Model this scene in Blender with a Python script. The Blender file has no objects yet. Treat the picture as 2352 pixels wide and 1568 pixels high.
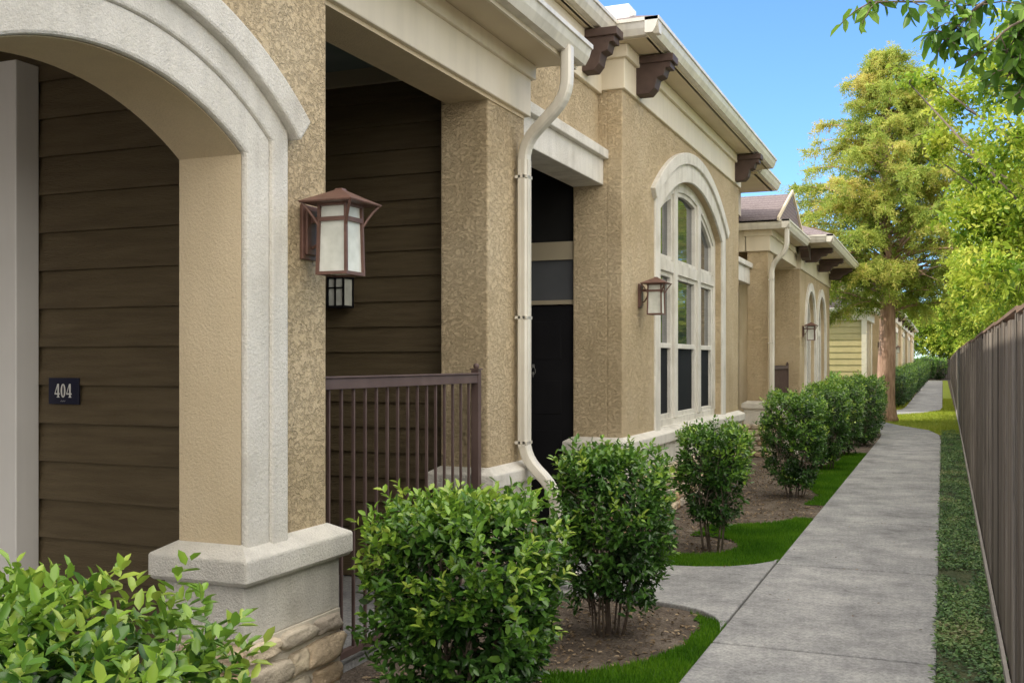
import bpy,bmesh,math,random
import numpy as np
from mathutils import Vector, Matrix, noise
random.seed(7)
rng=np.random.default_rng(7)
scene=bpy.context.scene
COL=scene.collection
R=math.radians
# ---------------------------------------------------------------- materials
def newmat(name):
    m=bpy.data.materials.new(name); m.use_nodes=True
    nt=m.node_tree
    return m,nt,nt.nodes['Principled BSDF']
def ramp(N,cols,ps):
    cr=N.new('ShaderNodeValToRGB'); e=cr.color_ramp.elements
    e[0].position=ps[0]; e[0].color=(*cols[0],1)
    e[1].position=ps[-1]; e[1].color=(*cols[-1],1)
    for i in range(1,len(cols)-1):
        q=e.new(ps[i]); q.color=(*cols[i],1)
    return cr
def pmat(name,cols,cscale=2.0,rough=.85,bumps=(),stretch=(1,1,1),spec=.3,metal=0,detail=5,streak=0,tint=None,pos=None,dirt=0,nr=.5,lines=None,speck=0,spk=70):
    m,nt,b=newmat(name); N=nt.nodes; K=nt.links
    tc=N.new('ShaderNodeTexCoord')
    mp=N.new('ShaderNodeMapping'); mp.inputs['Scale'].default_value=stretch
    K.new(tc.outputs['Object'],mp.inputs['Vector'])
    nz=N.new('ShaderNodeTexNoise'); nz.inputs['Scale'].default_value=cscale; nz.inputs['Detail'].default_value=detail; nz.inputs['Roughness'].default_value=nr
    K.new(mp.outputs[0],nz.inputs['Vector'])
    n=len(cols)
    cr=ramp(N,cols,pos or [.3+.4*i/(max(n-1,1)) for i in range(n)])
    K.new(nz.outputs['Fac'],cr.inputs['Fac'])
    out=cr.outputs['Color']
    def mul(a,b_):
        mx=N.new('ShaderNodeMix'); mx.data_type='RGBA'; mx.blend_type='MULTIPLY'; mx.inputs[0].default_value=1
        K.new(a,mx.inputs[6]); K.new(b_,mx.inputs[7]); return mx.outputs[2]
    if tint:
        at=N.new('ShaderNodeAttribute'); at.attribute_name='tint'
        c2=ramp(N,tint,[i/(len(tint)-1) for i in range(len(tint))])
        K.new(at.outputs['Fac'],c2.inputs['Fac'])
        out=mul(c2.outputs['Color'],out)
    if streak:
        mp2=N.new('ShaderNodeMapping'); mp2.inputs['Scale'].default_value=(9,9,.9)
        K.new(tc.outputs['Object'],mp2.inputs['Vector'])
        n2=N.new('ShaderNodeTexNoise'); n2.inputs['Scale'].default_value=1.3; n2.inputs['Detail'].default_value=6
        K.new(mp2.outputs[0],n2.inputs['Vector'])
        r2=N.new('ShaderNodeMapRange'); r2.inputs['From Min'].default_value=.45; r2.inputs['From Max'].default_value=.75
        r2.inputs['To Min'].default_value=1; r2.inputs['To Max'].default_value=1-streak
        K.new(n2.outputs['Fac'],r2.inputs['Value'])
        out=mul(out,r2.outputs[0])
    if speck:
        n2=N.new('ShaderNodeTexNoise'); n2.inputs['Scale'].default_value=spk; n2.inputs['Detail'].default_value=3; n2.inputs['Roughness'].default_value=.7
        K.new(tc.outputs['Object'],n2.inputs['Vector'])
        r2=N.new('ShaderNodeMapRange'); r2.inputs['From Min'].default_value=.35; r2.inputs['From Max'].default_value=.65
        r2.inputs['To Min'].default_value=1-speck; r2.inputs['To Max'].default_value=1+speck
        K.new(n2.outputs['Fac'],r2.inputs['Value'])
        out=mul(out,r2.outputs[0])
    if dirt:
        sp=N.new('ShaderNodeSeparateXYZ'); K.new(tc.outputs['Object'],sp.inputs[0])
        r3=N.new('ShaderNodeMapRange'); r3.inputs['From Min'].default_value=0; r3.inputs['From Max'].default_value=1.1
        r3.inputs['To Min'].default_value=1-dirt; r3.inputs['To Max'].default_value=1
        K.new(sp.outputs['Z'],r3.inputs['Value'])
        out=mul(out,r3.outputs[0])
    if lines:
        sp=N.new('ShaderNodeSeparateXYZ'); K.new(tc.outputs['Object'],sp.inputs[0])
        mm=N.new('ShaderNodeMath'); mm.operation='FRACT'; m0=N.new('ShaderNodeMath'); m0.operation='MULTIPLY'; m0.inputs[1].default_value=lines
        K.new(sp.outputs['Z'],m0.inputs[0]); K.new(m0.outputs[0],mm.inputs[0])
        r3=N.new('ShaderNodeMapRange'); r3.inputs['From Max'].default_value=.25; r3.inputs['To Min'].default_value=.45
        K.new(mm.outputs[0],r3.inputs['Value']); out=mul(out,r3.outputs[0])
    K.new(out,b.inputs['Base Color'])
    b.inputs['Roughness'].default_value=rough
    b.inputs['Specular IOR Level'].default_value=spec
    b.inputs['Metallic'].default_value=metal
    prev=None
    for bd in bumps:
        mpb=N.new('ShaderNodeMapping'); mpb.inputs['Scale'].default_value=bd.get('st',(1,1,1))
        K.new(tc.outputs['Object'],mpb.inputs['Vector'])
        nb=N.new('ShaderNodeTexNoise'); nb.inputs['Scale'].default_value=bd['s']; nb.inputs['Detail'].default_value=bd.get('d',3)
        nb.inputs['Distortion'].default_value=bd.get('dis',0); nb.inputs['Roughness'].default_value=bd.get('r',.5)
        K.new(mpb.outputs[0],nb.inputs['Vector'])
        src=nb.outputs['Fac']
        if 'lo' in bd:
            rr=N.new('ShaderNodeMapRange'); rr.interpolation_type='SMOOTHSTEP'
            rr.inputs['From Min'].default_value=bd['lo']; rr.inputs['From Max'].default_value=bd['hi']
            K.new(src,rr.inputs['Value']); src=rr.outputs[0]
        bu=N.new('ShaderNodeBump'); bu.inputs['Distance'].default_value=bd['h']; bu.inputs['Strength'].default_value=bd.get('k',1)
        K.new(src,bu.inputs['Height'])
        if prev: K.new(prev,bu.inputs['Normal'])
        prev=bu.outputs[0]
    if prev: K.new(prev,b.inputs['Normal'])
    return m
def leafmat(name,tints,rough=.42,trans=.35,spec=.4):
    m,nt,b=newmat(name); N=nt.nodes; K=nt.links
    at=N.new('ShaderNodeAttribute'); at.attribute_name='tint'
    c2=ramp(N,tints,[i/(len(tints)-1) for i in range(len(tints))])
    K.new(at.outputs['Fac'],c2.inputs['Fac'])
    K.new(c2.outputs['Color'],b.inputs['Base Color'])
    b.inputs['Roughness'].default_value=rough; b.inputs['Specular IOR Level'].default_value=spec
    tr=N.new('ShaderNodeBsdfTranslucent'); K.new(c2.outputs['Color'],tr.inputs['Color'])
    ms=N.new('ShaderNodeMixShader'); ms.inputs[0].default_value=trans
    K.new(b.outputs[0],ms.inputs[1]); K.new(tr.outputs[0],ms.inputs[2])
    K.new(ms.outputs[0],N['Material Output'].inputs['Surface'])
    return m
TROWEL=[dict(s=27,d=6,dis=.15,lo=.41,hi=.55,h=.0085,k=.9,r=.64,st=(1,1,1.4)),dict(s=62,d=5,dis=.2,h=.011,k=.9,r=.68),dict(s=210,d=3,h=.003,k=.9)]
M_stucco=pmat('stucco',[(.53,.42,.265),(.61,.49,.32),(.66,.545,.37)],1.6,.92,TROWEL,streak=.08,dirt=.06,spec=.15,speck=.07,spk=90)
M_smooth=pmat('smooth_stucco',[(.62,.51,.34),(.68,.57,.40)],2.2,.9,[dict(s=100,d=5,h=.007,k=.9,r=.65)],streak=.06,spec=.15,speck=.05,spk=160)
M_trim=pmat('cast_trim',[(.66,.63,.565),(.79,.765,.70),(.84,.815,.755)],3.5,.92,[dict(s=85,d=6,h=.012,k=1,r=.72),dict(s=14,d=3,h=.008,k=.35)],streak=.15,spec=.15,detail=8,speck=.07,spk=140)
M_fascia=pmat('painted_fascia',[(.72,.65,.51),(.78,.71,.57)],2.5,.6,[dict(s=60,d=3,h=.0012,k=.4,st=(1,.1,1))],streak=.08)
M_soffit=pmat('painted_soffit',[(.63,.54,.39),(.69,.60,.44)],2.5,.75,[dict(s=60,d=3,h=.001,k=.4)])
M_doortrim=pmat('door_trim_paint',[(.36,.31,.22),(.40,.35,.25)],2.5,.7)
M_gutter=pmat('gutter_metal',[(.68,.65,.57),(.78,.75,.67)],4,.4,[dict(s=12,d=2,h=.002,k=.3)],spec=.5,streak=.20)
GR=[dict(s=12,d=6,dis=2.2,h=.006,k=.8,st=(1,1,7)),dict(s=200,d=2,h=.0008,k=.5)]
M_siding=pmat('siding_paint',[(.092,.068,.037),(.115,.087,.048),(.135,.103,.058)],5,.58,GR,stretch=(.6,.6,6),spec=.4)
M_sidingY=pmat('siding_yellow',[(.46,.39,.19),(.52,.44,.22)],5,.7,GR,spec=.3)
M_white=pmat('white_board',[(.84,.83,.81),(.88,.87,.85)],3,.6,[dict(s=50,d=3,h=.001,k=.4,st=(1,1,.1))],streak=.06)
M_black=pmat('door_paint',[(.008,.008,.010),(.012,.012,.014)],3,.6,spec=.2)
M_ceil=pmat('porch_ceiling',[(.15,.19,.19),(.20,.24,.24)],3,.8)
M_ceil_bounce=pmat('bounce_ceiling',[(.74,.73,.70),(.78,.77,.74)],3,.8)  # pale paint added on the unseen porch ceiling to bounce light inside
M_bracket=pmat('bracket_wood',[(.065,.042,.035),(.095,.062,.052)],8,.6,[dict(s=40,d=3,h=.001,k=.5)])
M_rail=pmat('rail_metal',[(.095,.062,.056),(.14,.095,.086)],6,.5,[dict(s=80,d=3,h=.0006,k=.5)],spec=.4)
M_copper=pmat('lamp_metal',[(.115,.062,.049),(.17,.092,.073)],25,.45,[dict(s=150,d=2,h=.0005,k=.5)],spec=.4,metal=.1)
M_lglass=pmat('lamp_glass',[(.52,.54,.49),(.72,.74,.69)],14,.3,[dict(s=40,d=3,h=.002,k=.5)],spec=.5)
M_transom=pmat('transom_glass',[(.075,.08,.09),(.115,.12,.13)],1.5,.15,spec=.5)
M_roof=pmat('shingles',[(.12,.095,.10),(.19,.155,.16),(.26,.22,.22)],30,.95,[dict(s=90,d=3,h=.004)],stretch=(1,1,3),lines=16)
M_stone=pmat('field_stone',[(.72,.70,.68),(1.1,1.08,1.04)],11,.93,[dict(s=26,d=7,h=.018,k=1,r=.68),dict(s=150,d=3,h=.003,k=.8)],tint=[(.72,.60,.43),(.66,.61,.53),(.80,.70,.54),(.56,.52,.47),(.70,.50,.31),(.78,.72,.60)],detail=9,spec=.12)
M_mortar=pmat('mortar',[(.62,.57,.48),(.70,.65,.56)],30,.95,[dict(s=100,d=4,h=.004)])
M_conc=pmat('concrete',[(.16,.16,.165),(.265,.268,.275),(.335,.337,.34),(.45,.45,.445)],1.7,.9,[dict(s=180,d=4,h=.003,k=.8),dict(s=12,d=5,h=.004,k=.4)],detail=15,nr=.80,pos=[.34,.45,.54,.67],speck=.24,spk=55)
M_dirt=pmat('dirt',[(.07,.055,.043),(.135,.108,.086),(.25,.21,.17)],3,.97,[dict(s=35,d=8,h=.03,k=.9)],detail=12,nr=.78,speck=.28,pos=[.36,.5,.66])
M_wood=pmat('fence_wood',[(.30,.29,.28),(.75,.73,.71),(1.2,1.17,1.13)],9,.92,[dict(s=30,d=5,h=.006,k=1,st=(1,1,.07))],stretch=(6,6,.22),tint=[(.10,.09,.082),(.27,.245,.222),(.155,.14,.13),(.40,.365,.335),(.20,.17,.148),(.30,.265,.235)],detail=9,nr=.66,spec=.1)
M_cap=pmat('cap_wood',[(.16,.105,.08),(.27,.19,.145)],6,.85,[dict(s=30,d=4,h=.003)],stretch=(4,.3,4))
M_curb=pmat('kick_board',[(.28,.26,.24),(.38,.355,.33)],6,.9,[dict(s=30,d=4,h=.003)],stretch=(4,.3,4))
M_bark=pmat('bark',[(.34,.20,.14),(.64,.43,.32)],7,.95,[dict(s=12,d=6,h=.03,st=(1,1,.25))],stretch=(3,3,.5))
M_bark2=pmat('shrub_bark',[(.13,.10,.08),(.26,.21,.17)],20,.9,[dict(s=60,d=3,h=.003,st=(1,1,.3))])
M_sign=pmat('sign_plate',[(.010,.012,.03),(.014,.016,.04)],5,.4,spec=.4)
M_char=pmat('sign_lettering',[(.70,.70,.67),(.75,.75,.73)],5,.5)
M_ac=pmat('unit_metal',[(.20,.20,.19),(.26,.26,.25)],5,.5,metal=.3)
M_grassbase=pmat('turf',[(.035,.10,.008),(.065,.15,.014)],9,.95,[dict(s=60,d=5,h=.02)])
M_turf_sunpaint=pmat('lawn_turf_sunpaint',[(.22,.31,.035),(.36,.42,.06)],3,.95,[dict(s=60,d=5,h=.02)],detail=8)  # lawn colour brightened to stand in for sun under the tree crown
M_cover=pmat('cover_soil',[(.04,.06,.025),(.11,.12,.06)],6,.95,[dict(s=40,d=5,h=.02)],detail=8)
M_screen=pmat('window_screen',[(.014,.016,.018),(.02,.022,.024)],3,.8,spec=.12)
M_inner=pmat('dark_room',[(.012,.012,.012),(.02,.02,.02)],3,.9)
m,nt,b=newmat('window_glass'); b.inputs['Base Color'].default_value=(.03,.04,.05,1); b.inputs['Roughness'].default_value=.03; b.inputs['IOR'].default_value=2.4
nz=nt.nodes.new('ShaderNodeTexNoise'); nz.inputs['Scale'].default_value=1.3
tcx=nt.nodes.new('ShaderNodeTexCoord'); nt.links.new(tcx.outputs['Object'],nz.inputs['Vector'])
bu=nt.nodes.new('ShaderNodeBump'); bu.inputs['Distance'].default_value=.006; bu.inputs['Strength'].default_value=.3
nt.links.new(nz.outputs['Fac'],bu.inputs['Height']); nt.links.new(bu.outputs[0],b.inputs['Normal'])
M_glass=m
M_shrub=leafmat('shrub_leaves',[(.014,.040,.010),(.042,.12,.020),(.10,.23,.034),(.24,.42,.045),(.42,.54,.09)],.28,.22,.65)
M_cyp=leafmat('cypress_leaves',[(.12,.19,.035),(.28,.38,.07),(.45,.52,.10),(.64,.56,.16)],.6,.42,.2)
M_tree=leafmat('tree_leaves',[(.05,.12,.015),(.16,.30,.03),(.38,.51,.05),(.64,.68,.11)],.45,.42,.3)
M_over=leafmat('broad_leaves',[(.05,.13,.02),(.11,.24,.03),(.22,.38,.05)],.42,.4,.35)
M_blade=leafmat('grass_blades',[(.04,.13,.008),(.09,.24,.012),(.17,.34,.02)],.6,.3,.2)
M_blade_sunpaint=leafmat('lawn_blades_sunpaint',[(.24,.35,.04),(.40,.46,.06),(.5,.5,.12)],.6,.3,.2)  # sunlit tone put into the blade colour itself
M_coverleaf=leafmat('cover_leaves',[(.055,.11,.05),(.12,.24,.08),(.22,.33,.11),(.33,.31,.17)],.5,.2,.3)
M_litter=leafmat('dry_leaves',[(.10,.075,.05),(.26,.19,.12),(.46,.36,.24)],.8,.1,.1)
# ---------------------------------------------------------------- helpers
def thing(name,loc,label,cat,group=None,kind=None):
    o=bpy.data.objects.new(name,None); o.location=loc; o.empty_display_size=.3
    COL.objects.link(o); o['label']=label; o['category']=cat
    if group:o['group']=group
    if kind:o['kind']=kind
    return o
def attach(o,parent):
    if parent is not None:
        o.parent=parent
        o.matrix_parent_inverse=Matrix.Translation(-Vector(parent.location))
def fin(bm,name,mat,parent=None,smooth=False,bevel=0,local=False):
    me=bpy.data.meshes.new(name)
    bmesh.ops.recalc_face_normals(bm,faces=bm.faces[:])
    bm.to_mesh(me); bm.free()
    if smooth:
        for p in me.polygons:p.use_smooth=True
    o=bpy.data.objects.new(name,me); COL.objects.link(o)
    me.materials.append(mat)
    if bevel:
        md=o.modifiers.new('b','BEVEL'); md.width=bevel; md.segments=2; md.limit_method='ANGLE'; md.angle_limit=R(40)
    if parent is not None:
        if local: o.parent=parent
        else: attach(o,parent)
    return o
def box(bm,x0,x1,y0,y1,z0,z1):
    v=[bm.verts.new(p) for p in [(x0,y0,z0),(x1,y0,z0),(x1,y1,z0),(x0,y1,z0),(x0,y0,z1),(x1,y0,z1),(x1,y1,z1),(x0,y1,z1)]]
    for f in [(0,3,2,1),(4,5,6,7),(0,1,5,4),(1,2,6,5),(2,3,7,6),(3,0,4,7)]:
        bm.faces.new([v[i] for i in f])
def boxes(name,mat,parent,lst,bevel=0,local=False):
    for bx in lst:
        bm=bmesh.new(); box(bm,*bx); fin(bm,name,mat,parent,bevel=bevel,local=local)
def prism(bm,poly,a0,a1,axis='x'):
    def P(a,q):
        if axis=='x': return (a,q[0],q[1])
        if axis=='y': return (q[0],a,q[1])
        return (q[0],q[1],a)
    A=[bm.verts.new(P(a0,q)) for q in poly]; B=[bm.verts.new(P(a1,q)) for q in poly]
    n=len(poly)
    for V in (A,B):
        f=bm.faces.new(V)
    for i in range(n):
        j=(i+1)%n
        bm.faces.new([A[i],A[j],B[j],B[i]])
def band(bm,inn,out,x0,x1):
    n=len(inn)
    a=[bm.verts.new((x1,*p)) for p in inn]; b_=[bm.verts.new((x1,*p)) for p in out]
    c=[bm.verts.new((x0,*p)) for p in inn]; d=[bm.verts.new((x0,*p)) for p in out]
    for i in range(n-1):
        bm.faces.new([a[i],b_[i],b_[i+1],a[i+1]]); bm.faces.new([c[i],c[i+1],d[i+1],d[i]])
        bm.faces.new([a[i],a[i+1],c[i+1],c[i]]); bm.faces.new([b_[i],d[i],d[i+1],b_[i+1]])
    bm.faces.new([a[0],c[0],d[0],b_[0]]); bm.faces.new([a[-1],b_[-1],d[-1],c[-1]])
def tube(bm,pts,rad,seg=8,sq=None):
    pts=[Vector(p) for p in pts]; n=len(pts)
    if not hasattr(rad,'__len__'): rad=[rad]*n
    rings=[]
    for i,p in enumerate(pts):
        t=(pts[min(i+1,n-1)]-pts[max(i-1,0)]).normalized()
        ref=Vector((0,1,0)) if abs(t.y)<.9 else Vector((1,0,0))
        u=t.cross(ref).normalized(); v=t.cross(u).normalized()
        ring=[]
        for k in range(seg):
            a=2*math.pi*(k+.5)/seg; ca,sa=math.cos(a),math.sin(a)
            if sq:
                m=(abs(ca)**5+abs(sa)**5)**.2
                ca,sa=ca/m*sq[0],sa/m*sq[1]
                q=p+u*ca+v*sa
            else: q=p+(u*ca+v*sa)*rad[i]
            ring.append(bm.verts.new(q))
        rings.append(ring)
    for i in range(n-1):
        for k in range(seg):
            j=(k+1)%seg
            bm.faces.new([rings[i][k],rings[i][j],rings[i+1][j],rings[i+1][k]])
    bm.faces.new(rings[0]); bm.faces.new(rings[-1][::-1])
def B(): return bmesh.new()
def arcpts(cy,cz,r,half,n=28,zbot=None):
    am=math.asin(min(1,half/r)); out=[]
    if zbot is not None: out.append((cy-half,zbot))
    for i in range(n+1):
        a=-am+2*am*i/n
        out.append((cy+r*math.sin(a),cz+r*math.cos(a)))
    if zbot is not None: out.append((cy+half,zbot))
    return out
def ledge(bm,x0,x1,y0,y1,z0,z1,o=.08,s=.04):
    rings=[]
    for (z,e) in [(z0,o-.015),(z0+.02,o),(z1-s,o),(z1,.003)]:
        rings.append([bm.verts.new(p) for p in [(x0-e,y0-e,z),(x1+e,y0-e,z),(x1+e,y1+e,z),(x0-e,y1+e,z)]])
    bm.faces.new(rings[0][::-1]); bm.faces.new(rings[-1])
    for a,b_ in zip(rings,rings[1:]):
        for k in range(4):
            j=(k+1)%4; bm.faces.new([a[k],a[j],b_[j],b_[k]])
def siding_y(bm,x0,x1,y,z0,z1,e=.18,s=-1):
    z=z0
    while z<z1-.01:
        zt=min(z+e,z1); 
        prism(bm,[(y+s*.026,z),(y+s*.003,zt+.004),(y,zt+.004),(y,z)],x0,x1,'x')
        z+=e
def siding_x(bm,y0,y1,x,z0,z1,e=.18):
    z=z0
    while z<z1-.01:
        zt=min(z+e,z1)
        prism(bm,[(x+.022,z),(x+.003,zt+.004),(x,zt+.004),(x,z)],y0,y1,'y')
        z+=e
def set_tint(me,vals):
    a=me.attributes.new('tint','FLOAT','POINT'); a.data.foreach_set('value',np.asarray(vals,dtype=np.float32))
def stones(name,parent,faces,z0,z1,dep=.05,seed=1):
    rr=random.Random(seed)
    V=[];F=[];T=[]
    bmc=bmesh.new(); bmesh.ops.create_cube(bmc,size=2); bmesh.ops.subdivide_edges(bmc,edges=bmc.edges[:],cuts=5,use_grid_fill=True)
    bmc.verts.ensure_lookup_table()
    cv=[v.co.copy() for v in bmc.verts]; cf=[[v.index for v in f.verts] for f in bmc.faces]; bmc.free()
    for (ax,c,a0,a1) in faces:
        z=z0
        while z<z1-.03:
            h=rr.uniform(.06,.125)
            if z+h>z1-.04: h=z1-z
            a=a0
            while a<a1-.02:
                w=rr.uniform(.09,.27)
                if a+w>a1-.06: w=a1-a
                off=len(V); tint=rr.random(); jit=rr.uniform(-.012,.018)
                sd=Vector((rr.uniform(0,99),rr.uniform(0,99),rr.uniform(0,99)))
                hh=h*rr.uniform(.80,1.0)
                for p in cv:
                    m=(abs(p.x)**6+abs(p.y)**6+abs(p.z)**6)**(1/6)
                    q=p/m
                    q=q+.28*Vector(noise.noise_vector(q*1.1+sd))+.12*Vector(noise.noise_vector(q*3.5+sd))
                    la=a+w/2+q.x*(w/2-.005); ld=q.y*dep+jit; lz=z+h/2+q.z*(hh/2-.003)
                    V.append((c+ld,la,lz) if ax=='x' else (la,c-ld,lz)); T.append(tint)
                F+= [[i+off for i in f] for f in cf]
                a+=w
            z+=h
    me=bpy.data.meshes.new(name); me.from_pydata(V,[],F); me.update()
    for p in me.polygons:p.use_smooth=True
    set_tint(me,T)
    o=bpy.data.objects.new(name,me); COL.objects.link(o); me.materials.append(M_stone); attach(o,parent)
    return o
def unit(a): return a/np.maximum(np.linalg.norm(a,axis=-1,keepdims=True),1e-9)
def leafmesh(name,pos,axis,nrm,size,wr,tint,mat,parent=None,fold=.25,curl=.15):
    n=len(pos); axis=unit(axis)
    nrm=nrm-axis*np.sum(nrm*axis,axis=1,keepdims=True); nrm=unit(nrm)
    side=np.cross(nrm,axis)
    size=np.broadcast_to(size,(n,)).reshape(n,1)
    w=size*wr*.5
    def pt(t,s,h): return pos+axis*size*t+side*w*s+nrm*size*h
    vs=np.stack([pt(0,0,0),pt(.3,-.9,fold*wr*.5),pt(.7,-.8,fold*wr*.5-curl*.4),pt(1,0,-curl),pt(.7,.8,fold*wr*.5-curl*.4),pt(.3,.9,fold*wr*.5)],axis=1).reshape(-1,3)
    f=np.array([[0,1,2,3],[0,3,4,5]])
    fs=(np.arange(n)[:,None,None]*6+f[None]).reshape(-1,4)
    me=bpy.data.meshes.new(name)
    me.vertices.add(len(vs)); me.vertices.foreach_set('co',vs.astype(np.float32).ravel())
    me.loops.add(fs.size); me.loops.foreach_set('vertex_index',fs.astype(np.int32).ravel())
    me.polygons.add(len(fs)); me.polygons.foreach_set('loop_start',np.arange(0,fs.size,4,dtype=np.int32))
    me.update(calc_edges=True)
    set_tint(me,np.repeat(np.clip(tint,0,1),6))
    me.materials.append(mat)
    o=bpy.data.objects.new(name,me); COL.objects.link(o)
    if parent is not None: attach(o,parent)
    return o
def twigs(tips,dirs,tint,per=8,tw=.12,leaf=.045,spread=.9,jl=.3,up=.8):
    T=len(tips); dirs=unit(dirs)
    k=np.tile(np.arange(per),T); ti=np.repeat(np.arange(T),per)
    d=dirs[ti]
    rv=unit(rng.normal(size=(T,3)))
    u=unit(np.cross(dirs,rv)); v=np.cross(dirs,u)
    a=k*2.4+rng.uniform(0,.6,len(k))
    perp=u[ti]*np.cos(a)[:,None]+v[ti]*np.sin(a)[:,None]
    fr=(k+.5)/per
    pos=tips[ti]-d*(tw*(1-fr))[:,None]+rng.normal(size=(len(k),3))*leaf*.08
    ax=d*(.35+.6*fr)[:,None]+perp*spread*(1.1-.5*fr)[:,None]+rng.normal(size=(len(k),3))*.15
    nr=d*.6+np.array([0,0,up])+rng.normal(size=(len(k),3))*.35
    sz=leaf*(1-.25*fr)*rng.uniform(1-jl,1+jl*.5,len(k))
    tt=tint[ti]+.12*fr+rng.normal(size=len(k))*.07
    return pos,ax,nr,sz,tt
def nz3(p,s,o=0): return np.array([noise.noise(Vector((q[0]*s+o,q[1]*s,q[2]*s))) for q in p])
def shrub(loc,rx,ry,z0,z1,T,leaf,seed,per=9,label=None,young=.25,power=7.0,nm='shrub',gap=.0):
    global rng
    rng=np.random.default_rng(seed); rr=random.Random(seed)
    t=thing(nm,loc,label or 'trimmed boxy green shrub on bare woody stems beside the walkway','shrub','shrubs along the building')
    d=unit(rng.normal(size=(T,3)))
    q=d/((np.abs(d)**power).sum(1,keepdims=True)**(1/power))
    inner=rng.random(T)<.22
    r=np.where(inner,rng.uniform(.5,.85,T),rng.uniform(.84,1.0,T))
    zc=(z0+z1)/2; hz=(z1-z0)/2
    nn=nz3(q*np.array([rx,ry,hz]),4.2,seed*3.1)
    r=r*(1+.13*nn)+rng.normal(size=T)*.022
    bot=np.clip((q[:,2]*-1),0,1)
    p=q*r[:,None]*np.array([rx,ry,hz])
    p[:,:2]*=(1-.30*bot**1.5)[:,None]
    keep=~((nz3(p,5.5,seed)<(-.10+gap))&(p[:,2]<-.05*hz))&~(nz3(p,6.5,seed+40)<-.32)
    p,d,r,inner,nn=p[keep],d[keep],r[keep],inner[keep],nn[keep]
    tips=p+np.array([loc[0],loc[1],zc])
    dirs=d+np.array([0,0,.6])+rng.normal(size=d.shape)*.4
    relz=p[:,2]/hz
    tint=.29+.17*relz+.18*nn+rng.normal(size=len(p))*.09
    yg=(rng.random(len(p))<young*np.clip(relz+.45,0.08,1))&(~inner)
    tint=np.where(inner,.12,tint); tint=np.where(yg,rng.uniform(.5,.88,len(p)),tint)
    ext=np.where(yg,rng.uniform(.0,.06,len(p)),0)+np.where((rng.random(len(p))<.04)&~inner,.06,0)
    tips=tips+unit(dirs+np.array([0,0,.5]))*ext[:,None]
    a=twigs(tips,dirs,tint,per,.11,leaf)
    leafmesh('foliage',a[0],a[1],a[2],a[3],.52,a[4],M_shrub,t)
    bm=B()
    ns=rr.randint(7,10)
    for i in range(ns):
        an=rr.uniform(0,6.28); b0=Vector((loc[0]+rr.uniform(.03,.13)*math.cos(an),loc[1]+rr.uniform(.03,.13)*math.sin(an),-.02))
        r1=rr.uniform(.35,.8)
        e=Vector((loc[0]+rx*r1*math.cos(an),loc[1]+ry*r1*math.sin(an),z0+(z1-z0)*rr.uniform(.55,.85)))
        m1=b0.lerp(e,.35)+Vector((rr.uniform(-.05,.05),rr.uniform(-.05,.05),.06)); m2=b0.lerp(e,.7)+Vector((rr.uniform(-.05,.05),rr.uniform(-.05,.05),.02))
        s_=rr.uniform(.6,1.1)
        tube(bm,[b0,m1,m2,e],[.0105*s_,.008*s_,.006*s_,.003],6)
        for j in range(7):
            s=b0.lerp(e,rr.uniform(.15,.9)); e2=s+Vector((rr.uniform(-.2,.2),rr.uniform(-.2,.2),rr.uniform(.02,.22)))
            tube(bm,[s,s.lerp(e2,.5)+Vector((0,0,.02)),e2],[.004,.003,.0015],4)
    fin(bm,'stems',M_bark2,t,smooth=True)
    return t
def gutter(bm,x,y0,y1,z,w=.13,h=.14):
    prism(bm,[(x-w,z-h),(x-w*.45,z-h),(x-w*.22,z-h*.62),(x-w*.1,z-h*.25),(x,z-h*.22),(x,z),(x-w,z)],y0,y1,'y')
def gutter_y(bm,y,x0,x1,z,w=.13,h=.14):
    prism(bm,[(y+w,z-h),(y+w*.45,z-h),(y+w*.22,z-h*.62),(y+w*.1,z-h*.25),(y,z-h*.22),(y,z),(y+w,z)],x0,x1,'x')
# ---------------------------------------------------------------- camera / light
cam=bpy.data.cameras.new('camera'); co=bpy.data.objects.new('camera',cam); COL.objects.link(co)
co.location=(0,0,1.6); co.rotation_euler=(R(90),0,R(22.4)); cam.sensor_width=36; cam.lens=36*2400/2352; cam.shift_y=.0196
cam.clip_end=2000; cam.clip_start=.05; scene.camera=co
SD=Vector((.95,.31,0)).normalized(); EL=R(43)
tv=Vector((SD.x*math.cos(EL),SD.y*math.cos(EL),-math.sin(EL)))
sun=bpy.data.lights.new('sun','SUN'); sun.energy=4.4; sun.angle=R(.5); sun.color=(1,.93,.78)
so=bpy.data.objects.new('sun',sun); COL.objects.link(so); so.rotation_euler=tv.to_track_quat('-Z','Y').to_euler(); so.location=(0,0,30)
w=bpy.data.worlds.new('World'); scene.world=w; w.use_nodes=True
nt=w.node_tree; N=nt.nodes; K=nt.links
sk=N.new('ShaderNodeTexSky'); sk.sky_type='NISHITA'; sk.sun_disc=False
sk.sun_elevation=EL; sk.sun_rotation=math.atan2(-SD.x,-SD.y); sk.dust_density=.1; sk.ozone_density=2.5; sk.air_density=1.0
gr=N.new('ShaderNodeMix'); gr.data_type='RGBA'; gr.blend_type='MULTIPLY'; gr.inputs[0].default_value=1; gr.inputs[7].default_value=(1.05,1.45,2.0,1)
K.new(sk.outputs[0],gr.inputs[6])
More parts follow.
